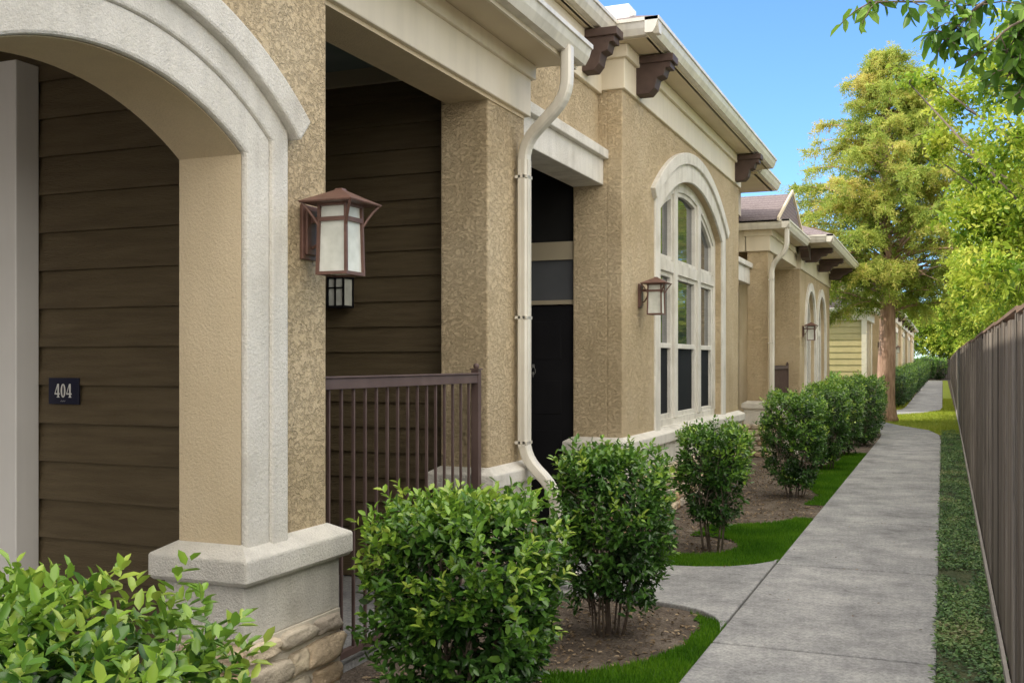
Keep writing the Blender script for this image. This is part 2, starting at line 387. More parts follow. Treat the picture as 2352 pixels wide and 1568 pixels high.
# added fill glow in the unseen sky overhead and behind right, lifting shaded walls
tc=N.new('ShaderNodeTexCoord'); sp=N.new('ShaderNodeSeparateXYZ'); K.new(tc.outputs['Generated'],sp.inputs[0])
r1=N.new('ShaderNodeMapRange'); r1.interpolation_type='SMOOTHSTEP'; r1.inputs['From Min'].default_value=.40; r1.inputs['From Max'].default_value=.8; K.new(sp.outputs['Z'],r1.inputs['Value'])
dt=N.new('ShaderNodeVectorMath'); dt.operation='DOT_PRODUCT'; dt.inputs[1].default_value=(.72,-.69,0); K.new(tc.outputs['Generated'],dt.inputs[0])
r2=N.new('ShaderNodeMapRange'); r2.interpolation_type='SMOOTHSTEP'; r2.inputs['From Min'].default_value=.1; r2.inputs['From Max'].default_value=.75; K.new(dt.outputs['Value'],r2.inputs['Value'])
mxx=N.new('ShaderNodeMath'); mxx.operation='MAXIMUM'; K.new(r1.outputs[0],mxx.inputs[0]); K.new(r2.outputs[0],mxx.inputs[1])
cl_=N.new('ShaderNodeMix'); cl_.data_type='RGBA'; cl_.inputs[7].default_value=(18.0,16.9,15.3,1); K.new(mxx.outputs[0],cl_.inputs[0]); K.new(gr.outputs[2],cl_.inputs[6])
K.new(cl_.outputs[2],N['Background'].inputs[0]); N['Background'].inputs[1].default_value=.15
scene.view_settings.view_transform='Standard'; scene.view_settings.look='None'; scene.view_settings.exposure=0
# ---------------------------------------------------------------- ground
bm=B(); 
v=[bm.verts.new(p) for p in [(-300,-100,0),(300,-100,0),(300,600,0),(-300,600,0)]]; bm.faces.new(v)
g=fin(bm,'ground',M_dirt); g['kind']='structure'; g['label']='bare grey brown soil around the buildings'; g['category']='ground'
bm=B(); y=-3.95
while y<22.5:
    box(bm,-1.2,0.0-.03,y+.012,y+2.45-.012,-.05,.03); y+=2.45
o=fin(bm,'sidewalk',M_conc,bevel=.014); o['kind']='structure'; o['label']='grey concrete sidewalk slabs beside the fence'; o['category']='sidewalk'
ys=y
ctr=[(-.615,ys),(-.66,ys+1.3),(-.85,ys+2.7),(-1.5,ys+4.2),(-2.3,29.8),(-2.5,31.4),(-2.0,33.0),(-1.1,34.8),(-.66,36.8),(-.6,39)]+[(-.6,39+3*i) for i in range(1,19)]
bm=B()
for i in range(len(ctr)-1):
    a=Vector(ctr[i]);c=Vector(ctr[i+1])
    def nrm(k):
        p=Vector(ctr[max(k-1,0)]);q=Vector(ctr[min(k+1,len(ctr)-1)]); t=(q-p).normalized(); return Vector((t.y,-t.x))
    na,nc=nrm(i)*.585,nrm(i+1)*.585
    dd=(c-a).normalized()*.01; a=a+dd;c=c-dd
    prism(bm,[tuple(a-na),tuple(a+na),tuple(c+nc),tuple(c-nc)],-.05,.028,'z')
o=fin(bm,'curved_path',M_conc,bevel=.012); o['kind']='structure'; o['label']='grey concrete path curving around the tree'; o['category']='path'
bm=B()
pl=[(-5,6.72)]
pl+=[(-1.95,6.72),(-1.75,6.71),(-1.58,6.67),(-1.42,6.58),(-1.31,6.46),(-1.25,6.32),(-1.212,6.15),(-1.212,8.55),(-1.25,8.40),(-1.36,8.22),(-1.52,8.07),(-1.75,7.97),(-2.0,7.93),(-5,7.93)]
prism(bm,pl,-.05,.029,'z')
o=fin(bm,'entry_walkway',M_conc,bevel=.01); o['kind']='structure'; o['label']='concrete entry walkway flaring into the sidewalk'; o['category']='walkway'
def patch(name,inside,bx,mat,z=.008,cell=.07):
    bm=B(); x0,x1,y0,y1=bx
    nx=int((x1-x0)/cell); ny=int((y1-y0)/cell); vd={}
    def vv(i,j):
        if (i,j) not in vd: vd[(i,j)]=bm.verts.new((x0+i*cell,y0+j*cell,z+.006*noise.noise(Vector((i*.4,j*.4,0)))))
        return vd[(i,j)]
    for i in range(nx):
        for j in range(ny):
            if inside(x0+(i+.5)*cell,y0+(j+.5)*cell): bm.faces.new([vv(i,j),vv(i+1,j),vv(i+1,j+1),vv(i,j+1)])
    return fin(bm,name,mat,smooth=True)
def ell(x,y,cx,cy,rx,ry): return ((x-cx)/rx)**2+((y-cy)/ry)**2<1
def wob(x,y): return .05*noise.noise(Vector((x*3,y*3,0)))+.04*noise.noise(Vector((x*14,y*14,0)))
def in1(x,y): return x>-2.15+wob(x,y) and x<-1.205 and y<6.75 and y>2.5 and not ell(x+wob(x,y),y,-2.0,6.0,.66,1.0) and not ell(x,y,-2.0,4.1,.5,.8) and not((x>-1.8 and y>6.1) and (x+1.8)*.9+(y-6.1)>.75)
def in2(x,y): return x>-2.12+wob(x,y) and x<-1.205 and 7.9<y<10.9 and not ell(x+wob(x,y),y,-2.05,9.0,.42,.5) and not ell(x+wob(x,y),y,-2.3,11.2,.95,1.1) and y>7.98+max(0,(x+2.0))*.7*max(0,(x+2.0)) 
def in3(x,y): return x>-1.9 and x<-1.205 and 12.0<y<19 and not ell(x+wob(x,y),y,-1.9,12.6,.52,1.4) and not ell(x+wob(x,y),y,-2.0,17.9,.45,2.0)
def blades(name,inside,bx,n,h,mat,wd=.004,lean=.5,fine=True):
    global rng
    x0,x1,y0,y1=bx; P=np.stack([rng.uniform(x0,x1,n),rng.uniform(y0,y1,n)],1)
    k=np.array([inside(a,b_) for a,b_ in P]); P=P[k]; n=len(P)
    H=h*rng.uniform(.5,1.2,n); an=rng.uniform(0,6.28,n); la=rng.uniform(0,6.28,n); ln=rng.uniform(0,lean,n)*H
    base=np.concatenate([P,np.full((n,1),.005)],1)
    wv=np.stack([np.cos(an)*wd,np.sin(an)*wd,np.zeros(n)],1)
    tip=base+np.stack([np.cos(la)*ln,np.sin(la)*ln,H],1)
    vs=np.stack([base-wv,base+wv,tip],1).reshape(-1,3)
    me=bpy.data.meshes.new(name); me.vertices.add(3*n); me.vertices.foreach_set('co',vs.astype(np.float32).ravel())
    me.loops.add(3*n); me.loops.foreach_set('vertex_index',np.arange(3*n,dtype=np.int32)); me.polygons.add(n); me.polygons.foreach_set('loop_start',np.arange(0,3*n,3,dtype=np.int32)); me.update(calc_edges=True)
    tt=.5+.45*np.array([noise.noise(Vector((a*2.4,b_*2.4,0))) for a,b_ in P])+rng.normal(size=n)*.2
    set_tint(me,np.repeat(np.clip(tt,0,1),3)); me.materials.append(mat)
    o=bpy.data.objects.new(name,me); COL.objects.link(o); return o
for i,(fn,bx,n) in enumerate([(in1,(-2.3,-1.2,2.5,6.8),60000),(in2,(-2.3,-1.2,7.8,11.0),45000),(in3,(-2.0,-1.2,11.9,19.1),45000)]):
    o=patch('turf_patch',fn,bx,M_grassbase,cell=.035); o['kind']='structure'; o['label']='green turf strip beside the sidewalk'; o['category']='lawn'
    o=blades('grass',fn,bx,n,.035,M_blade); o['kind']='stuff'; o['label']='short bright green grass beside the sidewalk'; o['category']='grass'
def onpath(x,y):
    for i in range(len(ctr)-1):
        a=Vector(ctr[i]);c=Vector(ctr[i+1]);p=Vector((x,y)); t=max(0,min(1,(p-a).dot(c-a)/(c-a).length_squared))
        if (a.lerp(c,t)-p).length<.6: return True
    return False
def in4(x,y): return y>24.5 and x>-9 and x<.36 and not onpath(x,y) and not (x<-1.75+.02*(y-24) and y<29) and not(y>34.6 and x<-1.9)
o=patch('lawn_ground',in4,(-9,.4,24,95),M_turf_sunpaint,cell=.18); o['kind']='structure'; o['label']='lawn around the tree with sunlight put into its colour'; o['category']='lawn'
o=blades('lawn_grass',in4,(-4,.4,24.3,48),60000,.06,M_blade_sunpaint,.010); o['kind']='stuff'; o['label']='yellow green lawn grass with sunlight put into its colour'; o['category']='grass'
def fx(y): return .29+.0035*y
o=patch('planting_strip',lambda x,y:-.03<x<.36 and x<fx(y)+.02,(-.03,.45,-1,26),M_cover,cell=.05,z=.01); o['kind']='structure'; o['label']='dark planting strip between sidewalk and fence'; o['category']='planting strip'
n=30000; rng=np.random.default_rng(3)
yy=3+23*rng.random(n)**1.6; xx=rng.uniform(-.05,.30,n)+.0035*yy*rng.random(n)
pos=np.stack([xx,yy,rng.uniform(.012,.05,n)],1); ax=rng.normal(size=(n,3)); ax[:,2]=np.abs(ax[:,2])*.35
cn=np.array([noise.noise(Vector((a*4,b_*1.6,3))) for a,b_ in zip(xx,yy)])
tt=.38+.7*cn+rng.normal(size=n)*.17
kk=(cn+rng.normal(size=n)*.12)>-.28; pos,ax,tt=pos[kk],ax[kk],tt[kk]; n=len(pos)
o=leafmesh('ground_cover',pos,ax,np.array([[0,0,1.]])+rng.normal(size=(n,3))*.35,rng.uniform(.018,.034,n),.6,tt,M_coverleaf); o['kind']='stuff'; o['label']='green low ground cover along the fence'; o['category']='ground cover'
n=6500; P=[]
while len(P)<n:
    y=3.5+15*random.random()**1.3; x=random.uniform(-2.7,-1.22)
    if in1(x,y) or in2(x,y) or in3(x,y) or 6.6<y<8: 
        if random.random()>.02: continue
    P.append((x,y,.006+.012*random.random()))
P=np.array(P); ax=rng.normal(size=(n,3)); ax[:,2]*=.25
o=leafmesh('leaf_litter',P,ax,np.array([[0,0,1.]])+rng.normal(size=(n,3))*.4,rng.uniform(.012,.042,n),.42,rng.random(n),M_litter); o['kind']='stuff'; o['label']='dry brown fallen leaves and twigs on the soil'; o['category']='leaf litter'
n=110; pos=np.stack([rng.uniform(-1.15,.0,n),4+20*rng.random(n),np.full(n,.034)],1); ax=rng.normal(size=(n,3)); ax[:,2]*=.1
o=leafmesh('fallen_leaves',pos,ax,np.array([[0,0,1.]])+rng.normal(size=(n,3))*.2,rng.uniform(.010,.025,n),.5,rng.random(n),M_litter); o['kind']='stuff'; o['label']='few small dry leaves lying on the concrete'; o['category']='leaf litter'
# ---------------------------------------------------------------- fence
fe=thing('wooden_fence',(.31,5,0),'weathered grey vertical board privacy fence with thin brown cap','fence')
V=[];F=[];T=[]; y=-2.0; rr=random.Random(5)
def fh(y): return 1.79+.0045*min(y,30)
while y<98:
    wd=rr.uniform(.126,.14); h=fh(y)+rr.uniform(-.04,.012); x=fx(y)+rr.uniform(-.005,.005); o_=len(V); t=rr.random(); tl=rr.uniform(-.006,.006)
    for (a,b_,c) in [(x,y,.02),(x+.018,y,.02),(x+.018,y+wd,.02),(x,y+wd,.02),(x+tl,y,h),(x+.018+tl,y,h),(x+.018,y+wd,h+rr.uniform(-.004,.004)),(x,y+wd,h)]:
        V.append((a,b_,c)); T.append(t)
    F+=[[o_+i for i in f] for f in [(0,3,2,1),(4,5,6,7),(0,1,5,4),(1,2,6,5),(2,3,7,6),(3,0,4,7)]]
    y+=wd+rr.uniform(.005,.018)
me=bpy.data.meshes.new('boards'); me.from_pydata(V,[],F); me.update(); set_tint(me,T); me.materials.append(M_wood)
o=bpy.data.objects.new('boards',me); COL.objects.link(o); attach(o,fe)
bm=B()
y=-2
while y<98:
    e=y+2.4; a,c=fx(y),fx(e); j=fh(y)+rr.uniform(-.012,.008)
    prism(bm,[(a-.004,y),(a+.07,y),(c+.07,e-.005),(c-.004,e-.005)],.012+j,.030+j,'z')
    prism(bm,[(a+.026,y),(a+.06,y),(c+.06,e-.005),(c+.026,e-.005)],j-.14,j-.05,'z')
    y=e
fin(bm,'cap_rail',M_cap,fe)
bm=B(); prism(bm,[(fx(-2)-.030,-2),(fx(-2)-.012,-2),(fx(98)-.012,98),(fx(98)-.030,98)],-.02,.09,'z'); fin(bm,'kick_board',M_curb,fe)
f2=thing('cross_fence',(-4,98,0),'distant grey wooden fence closing the passage','fence')
bm=B(); x=-20
while x<12: box(bm,x,x+.138,98.2,98.22,.02,1.85+rr.uniform(-.02,.02)); x+=.145
o=fin(bm,'boards',M_wood,f2)
# ---------------------------------------------------------------- BUILDING ONE
b1=thing('apartment_building',(-6,8,0),'single-storey tan stucco apartment building with arch, porch and arched window','building')
AC,AZ=2.64,1.37
bm=B(); arc=arcpts(AC,AZ,1.24,.69,24)
prism(bm,[(-2,3.15),(1.3,3.15),(1.3,0),(1.95,0)]+arc+[(3.33,0),(3.93,0),(3.93,3.76),(-2,3.76)],-2.8,-2.5)  # unseen opening beyond the first pier, added to let light into the porch
fin(bm,'porch_wall',M_stucco,b1,bevel=.012)
bm=B(); inn=arcpts(AC,AZ,1.236,.686,24,.1); out=arcpts(AC,AZ,1.2395,.6895,24,.1); band(bm,inn,out,-2.797,-2.503)
fin(bm,'arch_lining',M_smooth,b1)
def aband(bm,t0,t1,x0,x1,zb):
    i=arcpts(AC,AZ,1.24+t0,.69+t0,28,zb); o=arcpts(AC,AZ,1.24+t1,.69+t1,28,zb); band(bm,i,o,x0,x1)
bm=B(); aband(bm,0.0,.15,-2.51,-2.476,.86); aband(bm,.148,.262,-2.51,-2.464,.86)
am=R(41)
for r0,r1,p in [(1.498,1.62,.075)]:
    i=[(AC+r0*math.sin(-am+2*am*k/32),AZ+r0*math.cos(-am+2*am*k/32)) for k in range(33)]
    q=[(AC+r1*math.sin(-am+2*am*k/32),AZ+r1*math.cos(-am+2*am*k/32)) for k in range(33)]
    band(bm,i,q,-2.51,-2.5+p)
fin(bm,'arch_trim',M_trim,b1,bevel=.012)
for L_,Bx in [((-2.8,-2.5,3.33,3.93,.745,.893,.085,.045),(-2.84,-2.46,3.29,3.97,.52,.75)),((-3.15,-2.8,6.37,7.03,.745,.893,.08,.045),(-3.19,-2.76,6.33,7.07,.52,.75)),((-3.2,-2.72,9.26,15.18,.745,.9,.08,.045),(-3.2,-2.68,9.22,15.22,.52,.75))]:
    bm=B(); ledge(bm,*L_); fin(bm,'ledge',M_trim,b1,bevel=.008)
    bm=B(); box(bm,*Bx); fin(bm,'base_band',M_trim,b1,bevel=.006)
stones('stone_base',b1,[('x',-2.47,3.29,3.97),('y',3.30,-2.84,-2.46)],0,.52,seed=3)
stones('stone_base',b1,[('x',-2.77,6.33,7.07),('y',6.34,-3.19,-2.76)],0,.52,seed=4)
stones('stone_base',b1,[('x',-2.70,9.22,15.22),('y',9.23,-3.19,-2.7)],0,.52,seed=5)
boxes('mortar_base',M_mortar,b1,[(-2.83,-2.45,3.30,3.96,0,.52),(-3.18,-2.755,6.34,7.05,0,.52),(-3.19,-2.685,9.23,15.2,0,.52)])
bm=B(); box(bm,-3.15,-2.8,6.37,7.03,.4,3.40); fin(bm,'pillar',M_stucco,b1,bevel=.012)
bm=B(); box(bm,-3.12,-2.76,3.93,7.06,3.37,3.68); box(bm,-3.12,-2.73,3.93,7.09,3.64,3.745); fin(bm,'porch_header',M_fascia,b1,bevel=.008)
bm=B(); box(bm,-3.11,-2.79,3.94,7.0,3.345,3.372); fin(bm,'beam_underside',M_smooth,b1)
bm=B(); box(bm,-2.95,-2.44,-2,7.14,3.745,3.775); fin(bm,'porch_soffit',M_soffit,b1)
bm=B()
prism(bm,[(-2.36,3.88),(-2.36,3.90),(-2.96,4.17),(-2.96,4.13)],-2,7.16,'y')
prism(bm,[(-2.72,4.65),(-2.72,4.68),(-8,6.9),(-13.3,4.68),(-13.3,4.65)],-2,17.9,'y')
def hip(bm,x0,x1,y0,y1,z,pitch):
    wx=(x1-x0)/2; h=wx*pitch; a=[(x0,y0,z),(x1,y0,z),(x1,y1,z),(x0,y1,z)]; r=[((x0+x1)/2,y0+wx,z+h),((x0+x1)/2,y1-wx,z+h)]
    v=[bm.verts.new(p) for p in a]; q=[bm.verts.new(p) for p in r]
    bm.faces.new([v[0],v[1],q[0]]); bm.faces.new([v[1],v[2],q[1],q[0]]); bm.faces.new([v[2],v[3],q[1]]); bm.faces.new([v[3],v[0],q[0],q[1]]); bm.faces.new(v[::-1])
hip(bm,-5.2,-2.33,9.02,16.08,4.655,.42)
roof=fin(bm,'roof',M_roof,b1)
bm=B()
gutter(bm,-2.32,-2,7.16,3.87); fin(bm,'gutter',M_gutter,b1)
boxes('fascia',M_fascia,b1,[(-2.46,-2.44,-2,7.14,3.70,3.86),(-2.84,-2.81,-2,9.03,4.5,4.64),(-2.46,-2.43,9.1,16.05,4.5,4.64),(-2.66,-2.63,16.1,17.85,4.45,4.58)])
bm=B(); gutter(bm,-2.69,-2,9.05,4.65); gutter(bm,-2.31,9.0,16.1,4.65); gutter_y(bm,9.0,-2.80,-2.32,4.651)
fin(bm,'gutter',M_gutter,b1)
bm=B(); gutter(bm,-2.5,16.1,17.9,4.60); fin(bm,'gutter',M_gutter,b1)
boxes('soffit',M_soffit,b1,[(-3.0,-2.82,-2,9.05,4.5,4.53),(-3.0,-2.44,9.12,16.05,4.5,4.53),(-3.2,-2.6,16.05,17.85,4.45,4.48)])
bm=B()
box(bm,-2.97,-2.91,7.0,9.24,4.07,4.5); box(bm,-2.97,-2.88,7.0,9.20,4.40,4.498); fin(bm,'frieze',M_fascia,b1,bevel=.008)
bm=B(); box(bm,-3.0,-2.69,9.23,15.21,4.10,4.498); box(bm,-3.0,-2.655,9.195,15.245,4.38,4.497); fin(bm,'frieze',M_fascia,b1,bevel=.008)
bm=B(); box(bm,-3.2,-3.15,15.2,17.8,4.05,4.45); fin(bm,'frieze',M_fascia,b1,bevel=.008)
def header(x,x2,y0,y1,z0,z1):
    bm=B(); box(bm,x2,x,y0,y1,z0,z1-.08); box(bm,x2,x+.05,y0,y1,z1-.085,z1); fin(bm,'entry_header',M_trim,b1,bevel=.008)
header(-2.9,-3.2,7.03,9.257,3.23,3.55); header(-3.0,-3.2,15.19,17.8,2.9,3.25)
bm=B()
box(bm,-3.2,-2.95,7.0,9.262,3.5,4.49)
box(bm,-3.4,-3.2,15.0,17.9,0,4.46)
prism(bm,[(9.26,.88),(10.6,.88)]+arcpts(12.25,.69,2.99,1.65,28)+[(13.9,.88),(15.18,.88),(15.18,4.2),(9.26,4.2)],-2.87,-2.72)
box(bm,-3.2,-2.865,9.261,9.5,.5,4.2); box(bm,-3.2,-2.865,15.0,15.179,.5,4.2); box(bm,-3.2,-2.73,9.262,15.178,.5,.885)
box(bm,-12,-5.15,-2,17.9,0,4.5); box(bm,-5.15,-3.2,17.7,17.9,0,4.4)
fin(bm,'wall',M_stucco,b1,bevel=.012)
bm=B(); siding_y(bm,-5.1,-2.81,3.76,.05,3.2); fin(bm,'siding',M_siding,b1)
bm=B(); siding_y(bm,-5.1,-3.22,6.6,.05,3.62); siding_x(bm,3.95,6.6,-5.1,.05,3.6); fin(bm,'siding',M_siding,b1)
bm=B(); siding_x(bm,-2,3.76,-5.1,.05,3.2); fin(bm,'siding',M_siding,b1)
bm=B(); siding_x(bm,6.75,9.3,-5.1,.05,3.5); fin(bm,'siding',M_siding,b1)
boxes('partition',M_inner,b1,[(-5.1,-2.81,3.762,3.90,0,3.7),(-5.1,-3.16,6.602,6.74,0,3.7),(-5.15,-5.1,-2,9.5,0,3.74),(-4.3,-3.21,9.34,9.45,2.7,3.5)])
bm=B(); box(bm,-4.24,-3.97,3.60,3.735,.02,3.0); fin(bm,'trim_board',M_white,b1,bevel=.006)
boxes('corner_board',M_fascia,b1,[(-2.835,-2.802,3.70,3.735,.02,3.2),(-3.215,-3.17,6.55,6.575,.02,3.62)])
boxes('ceiling_trim',M_doortrim,b1,[(-5.1,-3.2,6.55,6.6,3.60,3.71)])
boxes('ceiling',M_ceil_bounce,b1,[(-5.1,-2.8,-2,3.76,3.2,3.24)])
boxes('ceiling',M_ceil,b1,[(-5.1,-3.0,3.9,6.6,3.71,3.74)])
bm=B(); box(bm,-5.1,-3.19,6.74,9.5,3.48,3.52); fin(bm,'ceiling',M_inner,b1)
boxes('porch_floor',M_conc,b1,[(-5.1,-2.85,3.9,6.6,-.02,.04),(-5.1,-2.85,-2,3.7,-.02,.04)])
def part(name,parent,loc):
    o=bpy.data.objects.new(name,None); o.location=loc; COL.objects.link(o)
    attach(o,parent); return o
dr=part('door',b1,(-3.66,9.34,0))
bm=B(); box(bm,-4.12,-3.22,9.33,9.37,.03,2.13)
for (a,c) in [(-4.0,-3.73),(-3.61,-3.34)]:
    for (p,q) in [(.25,.95),(1.1,1.42),(1.62,1.98)]: 
        box(bm,a,c,9.326,9.335,p,q)
fin(bm,'panel',M_black,dr,bevel=.004)
bm=B(); tube(bm,[(-3.62+.022*math.cos(a),9.315,1.51+.035*math.sin(a)) for a in [i*math.pi/8 for i in range(17)]],.003,6); box(bm,-3.63,-3.61,9.31,9.325,1.545,1.575); tube(bm,[(-3.62,9.31,1.50),(-3.62,9.31,1.45)],[.010,.002],6)
fin(bm,'knocker',M_ac,dr)
bm=B(); box(bm,-4.2,-3.205,9.29,9.34,2.56,2.73); box(bm,-4.2,-3.205,9.30,9.34,2.14,2.18); fin(bm,'door_frame',M_doortrim,dr)
bm=B(); box(bm,-4.2,-3.205,9.32,9.33,2.17,2.57); fin(bm,'transom',M_transom,dr)
w1=part('window',b1,(-2.8,12.25,.9))
bm=B()
XF=-2.80
inn=arcpts(12.25,.69,2.88,1.54,28,.97); out=arcpts(12.25,.69,2.995,1.655,28,.97); band(bm,inn,out,-2.86,XF)
box(bm,-2.86,XF-.002,10.65,13.85,.885,.975)
for c in (11.65,12.88):
    zt=.69+math.sqrt(2.9**2-(c-12.25)**2); box(bm,-2.86,XF+.012,c-.08,c+.08,.97,zt); 
box(bm,-2.86,XF+.005,10.7,13.8,2.59,2.72)
cols=[(10.71,11.57),(11.73,12.80),(12.96,13.79)]
for a,c in cols:
    for s in (a,c-.065): box(bm,-2.87,XF-.018,s,s+.065,.975,2.6)
    for z in (.97,2.54,1.75): box(bm,-2.87,XF-.021,a+.06,c-.06,z,z+.055)
    for s in (a,c-.05):
        zt=.69+math.sqrt(max(.1,2.87**2-(s+.03-12.25)**2)); box(bm,-2.87,XF-.016,s,s+.05,2.735,zt)
    box(bm,-2.87,XF-.019,a+.05,c-.05,2.72,2.77)
i2=arcpts(12.25,.69,2.83,1.49,28); o2=arcpts(12.25,.69,2.885,1.545,28); band(bm,i2,o2,-2.87,XF-.02)
o=fin(bm,'frame',M_trim,w1,bevel=.004)
bm=B(); prism(bm,[(10.68,1.8)]+arcpts(12.25,.69,2.9,1.57,24)+[(13.82,1.8)],-2.90,-2.862); o=fin(bm,'glass',M_glass,w1)
bm=B(); box(bm,-2.90,-2.858,10.68,13.82,.95,1.80); o=fin(bm,'insect_screen',M_screen,w1)
bm=B()
band(bm,arcpts(12.25,.69,2.99,1.65,32,.88),arcpts(12.25,.69,3.2,1.86,32,.88),-2.73,-2.70)
band(bm,arcpts(12.25,.69,3.19,1.90,32),arcpts(12.25,.69,3.32,1.99,32),-2.73,-2.67)
o=fin(bm,'surround',M_trim,w1,bevel=.008)
def bracket(parent,x,y,z,L=.34,H=.36,W=.17,nm='bracket'):
    bm=B()
    prism(bm,[(x,z),(x+L,z),(x+L,z-H*.36),(x+L*.86,z-H*.36),(x+L*.80,z-H*.55),(x+L*.62,z-H*.60),(x+L*.55,z-H*.85),(x+L*.4,z-H),(x,z-H)],y,y+W,'y')
    box(bm,x,x+L+.03,y-.02,y+W+.02,z-.075,z-.004)
    return fin(bm,nm,M_bracket,parent,bevel=.006)
bracket(b1,-2.92,8.66,4.49,.30); bracket(b1,-2.70,9.62,4.49,.34); bracket(b1,-2.70,14.72,4.49,.34)
bm=B(); box(bm,-2.92,-2.64,9.2,9.45,4.68,4.86); fin(bm,'roof_vent',M_white,b1,bevel=.01)
def downspout(parent,x0,y0,xs,ys_,zt,zb1,zb2,kick=True):
    bm=B()
    raw=[Vector((x0,y0,zt)),Vector((x0,y0,zb1)),Vector((xs,ys_,zb2)),Vector((xs,ys_,.93))]
    if kick: raw+=[Vector((xs+.24,ys_,.70)),Vector((xs+.24,ys_,.18)),Vector((xs+.42,ys_,.08))]
    P=[raw[0]]
    for i in range(1,len(raw)-1):
        a=(raw[i-1]-raw[i]).normalized(); c=(raw[i+1]-raw[i]).normalized(); r=min(.13,.45*(raw[i-1]-raw[i]).length,.45*(raw[i+1]-raw[i]).length)
        p0=raw[i]+a*r;p2=raw[i]+c*r
        for k in range(6):
            t=k/5; P.append(p0*(1-t)**2+raw[i]*2*t*(1-t)+p2*t*t)
    P.append(raw[-1])
    tube(bm,P,.05,16,sq=(.038,.05))
    for z in (zb2-.25,1.9,1.02):
        box(bm,xs-.05,xs+.041,ys_-.053,ys_+.053,z,z+.02)
    for k in (-1,0,1):
        box(bm,xs+.036,xs+.041,ys_+k*.028-.006,ys_+k*.028+.006,1.0,zb2-.12)
    box(bm,xs-.025,xs-.01,ys_-.053,ys_-.049,1.0,zb2-.12); box(bm,xs+.01,xs+.025,ys_-.053,ys_-.049,1.0,zb2-.12)
    return fin(bm,'downspout',M_gutter,parent,smooth=False)
downspout(b1,-2.385,6.78,-2.735,6.86,3.76,3.42,3.14)
# ---------------------------------------------------------------- railing
def railing(x,y0,y1,label):
    t=thing('railing',(x,y0,0),label,'railing','porch railings')
    bm=B(); box(bm,x-.022,x+.022,y0,y1,1.46,1.515); box(bm,x-.03,x+.03,y0,y1,1.516,1.526); fin(bm,'top_rail',M_rail,t,bevel=.003)
    bm=B(); box(bm,x-.018,x+.018,y0,y1,.09,.125); fin(bm,'bottom_rail',M_rail,t)
    bm=B(); n=int((y1-y0)/.118)
    for i in range(1,n): 
        yy=y0+(y1-y0)*i/n; box(bm,x-.007,x+.007,yy-.007,yy+.007,.126,1.459)
    fin(bm,'balusters',M_rail,t)
    for yy in (y0,y1):
        bm=B()
        box(bm,x-.025,x+.025,yy-.025,yy+.025,.02,1.545)
        box(bm,x-.032,x+.032,yy-.032,yy+.032,1.546,1.556)
        bmesh.ops.create_uvsphere(bm,u_segments=10,v_segments=8,radius=.02,matrix=Matrix.Translation((x,yy,1.57)))
        fin(bm,'post',M_rail,t)
    return t
railing(-2.83,3.99,6.25,'brown metal porch railing with thin vertical balusters')
railing(-2.83,18.5,21.1,'brown metal porch railing beside the farther entrance')
# ---------------------------------------------------------------- lamps
def wall_lamp(loc,label,group='lanterns mounted on the outer wall'):
    t=thing('wall_lantern',loc,label,'wall lamp',group)
    c=.165
    bm=B(); box(bm,0,.016,-.055,.055,.07,.30); box(bm,.016,.028,-.04,.04,.09,.28); fin(bm,'wall_plate',M_copper,t,bevel=.003,local=True)
    bm=B(); box(bm,.02,c-.066,-.012,.012,.225,.25)
    tube(bm,[(.025,0,.12),(.05,0,.13),(.075,0,.17),(.088,0,.235)],.007,6); fin(bm,'arm',M_copper,t,local=True)
    bm=B()
    hb,ht=.069,.063
    for sx in (-1,1):
        for sy in (-1,1):
            tube(bm,[(c+sx*hb,sy*hb,0),(c+sx*ht,sy*ht,.30)],.0085,4)
            x=c+sx*.064;y=sy*.064
            tube(bm,[(x,y,.20),(x+sx*.018,y+sy*.018,.24),(x+sx*.034,y+sy*.034,.27),(x+sx*.052,y+sy*.052,.296)],.006,6)
    for z,t_,h in ((0,.014,.069),(.222,.018,.0645),(.285,.012,.063)):
        for s in (-1,1):
            box(bm,c+s*h-.006,c+s*h+.006,-h,h,z,z+t_); box(bm,c-h,c+h,s*h-.006,s*h+.006,z+.0005,z+t_-.0005)
    fin(bm,'frame',M_copper,t,local=True)
    bm=B(); rg=[]
    for z,r_ in ((.008,.063),(.29,.057)): rg.append([bm.verts.new((c+a*r_,b_*r_,z)) for a,b_ in ((-1,-1),(1,-1),(1,1),(-1,1))])
    bm.faces.new(rg[0][::-1]); bm.faces.new(rg[1])
    for k in range(4): bm.faces.new([rg[0][k],rg[0][(k+1)%4],rg[1][(k+1)%4],rg[1][k]])
    fin(bm,'glass',M_lglass,t,local=True)
    bm=B(); rg=[]
    for r_,z in ((.124,.296),(.127,.303),(.075,.328),(.020,.356),(.016,.364)):
        rg.append([bm.verts.new((c+a*r_,b_*r_,z)) for a,b_ in ((-1,-1),(1,-1),(1,1),(-1,1))])
    bm.faces.new(rg[0][::-1]); bm.faces.new(rg[-1])
    for a,b_ in zip(rg,rg[1:]):
        for k in range(4): bm.faces.new([a[k],a[(k+1)%4],b_[(k+1)%4],b_[k]])
    fin(bm,'lamp_roof',M_copper,t,local=True,bevel=.002)
    return t
L1=wall_lamp((-2.498,3.775,1.960),'bronze brown craftsman wall lantern on the arch pillar')
def copy_thing(t,loc,label,scale=1):
    n=t.copy(); COL.objects.link(n); n.location=loc; n['label']=label; n.scale=(scale,)*3
    for c in t.children:
        k=c.copy(); COL.objects.link(k); k.parent=n
    return n
copy_thing(L1,(-2.718,9.84,2.05),'bronze brown craftsman wall lantern beside the arched window')
copy_thing(L1,(-2.598,21.62,2.02),'bronze brown wall lantern beside the twin arched windows')
copy_thing(L1,(-2.2,40.5,2.02),'brown wall lantern on the distant building')
copy_thing(L1,(-2.2,55,2.02),'brown wall lantern on the distant building')
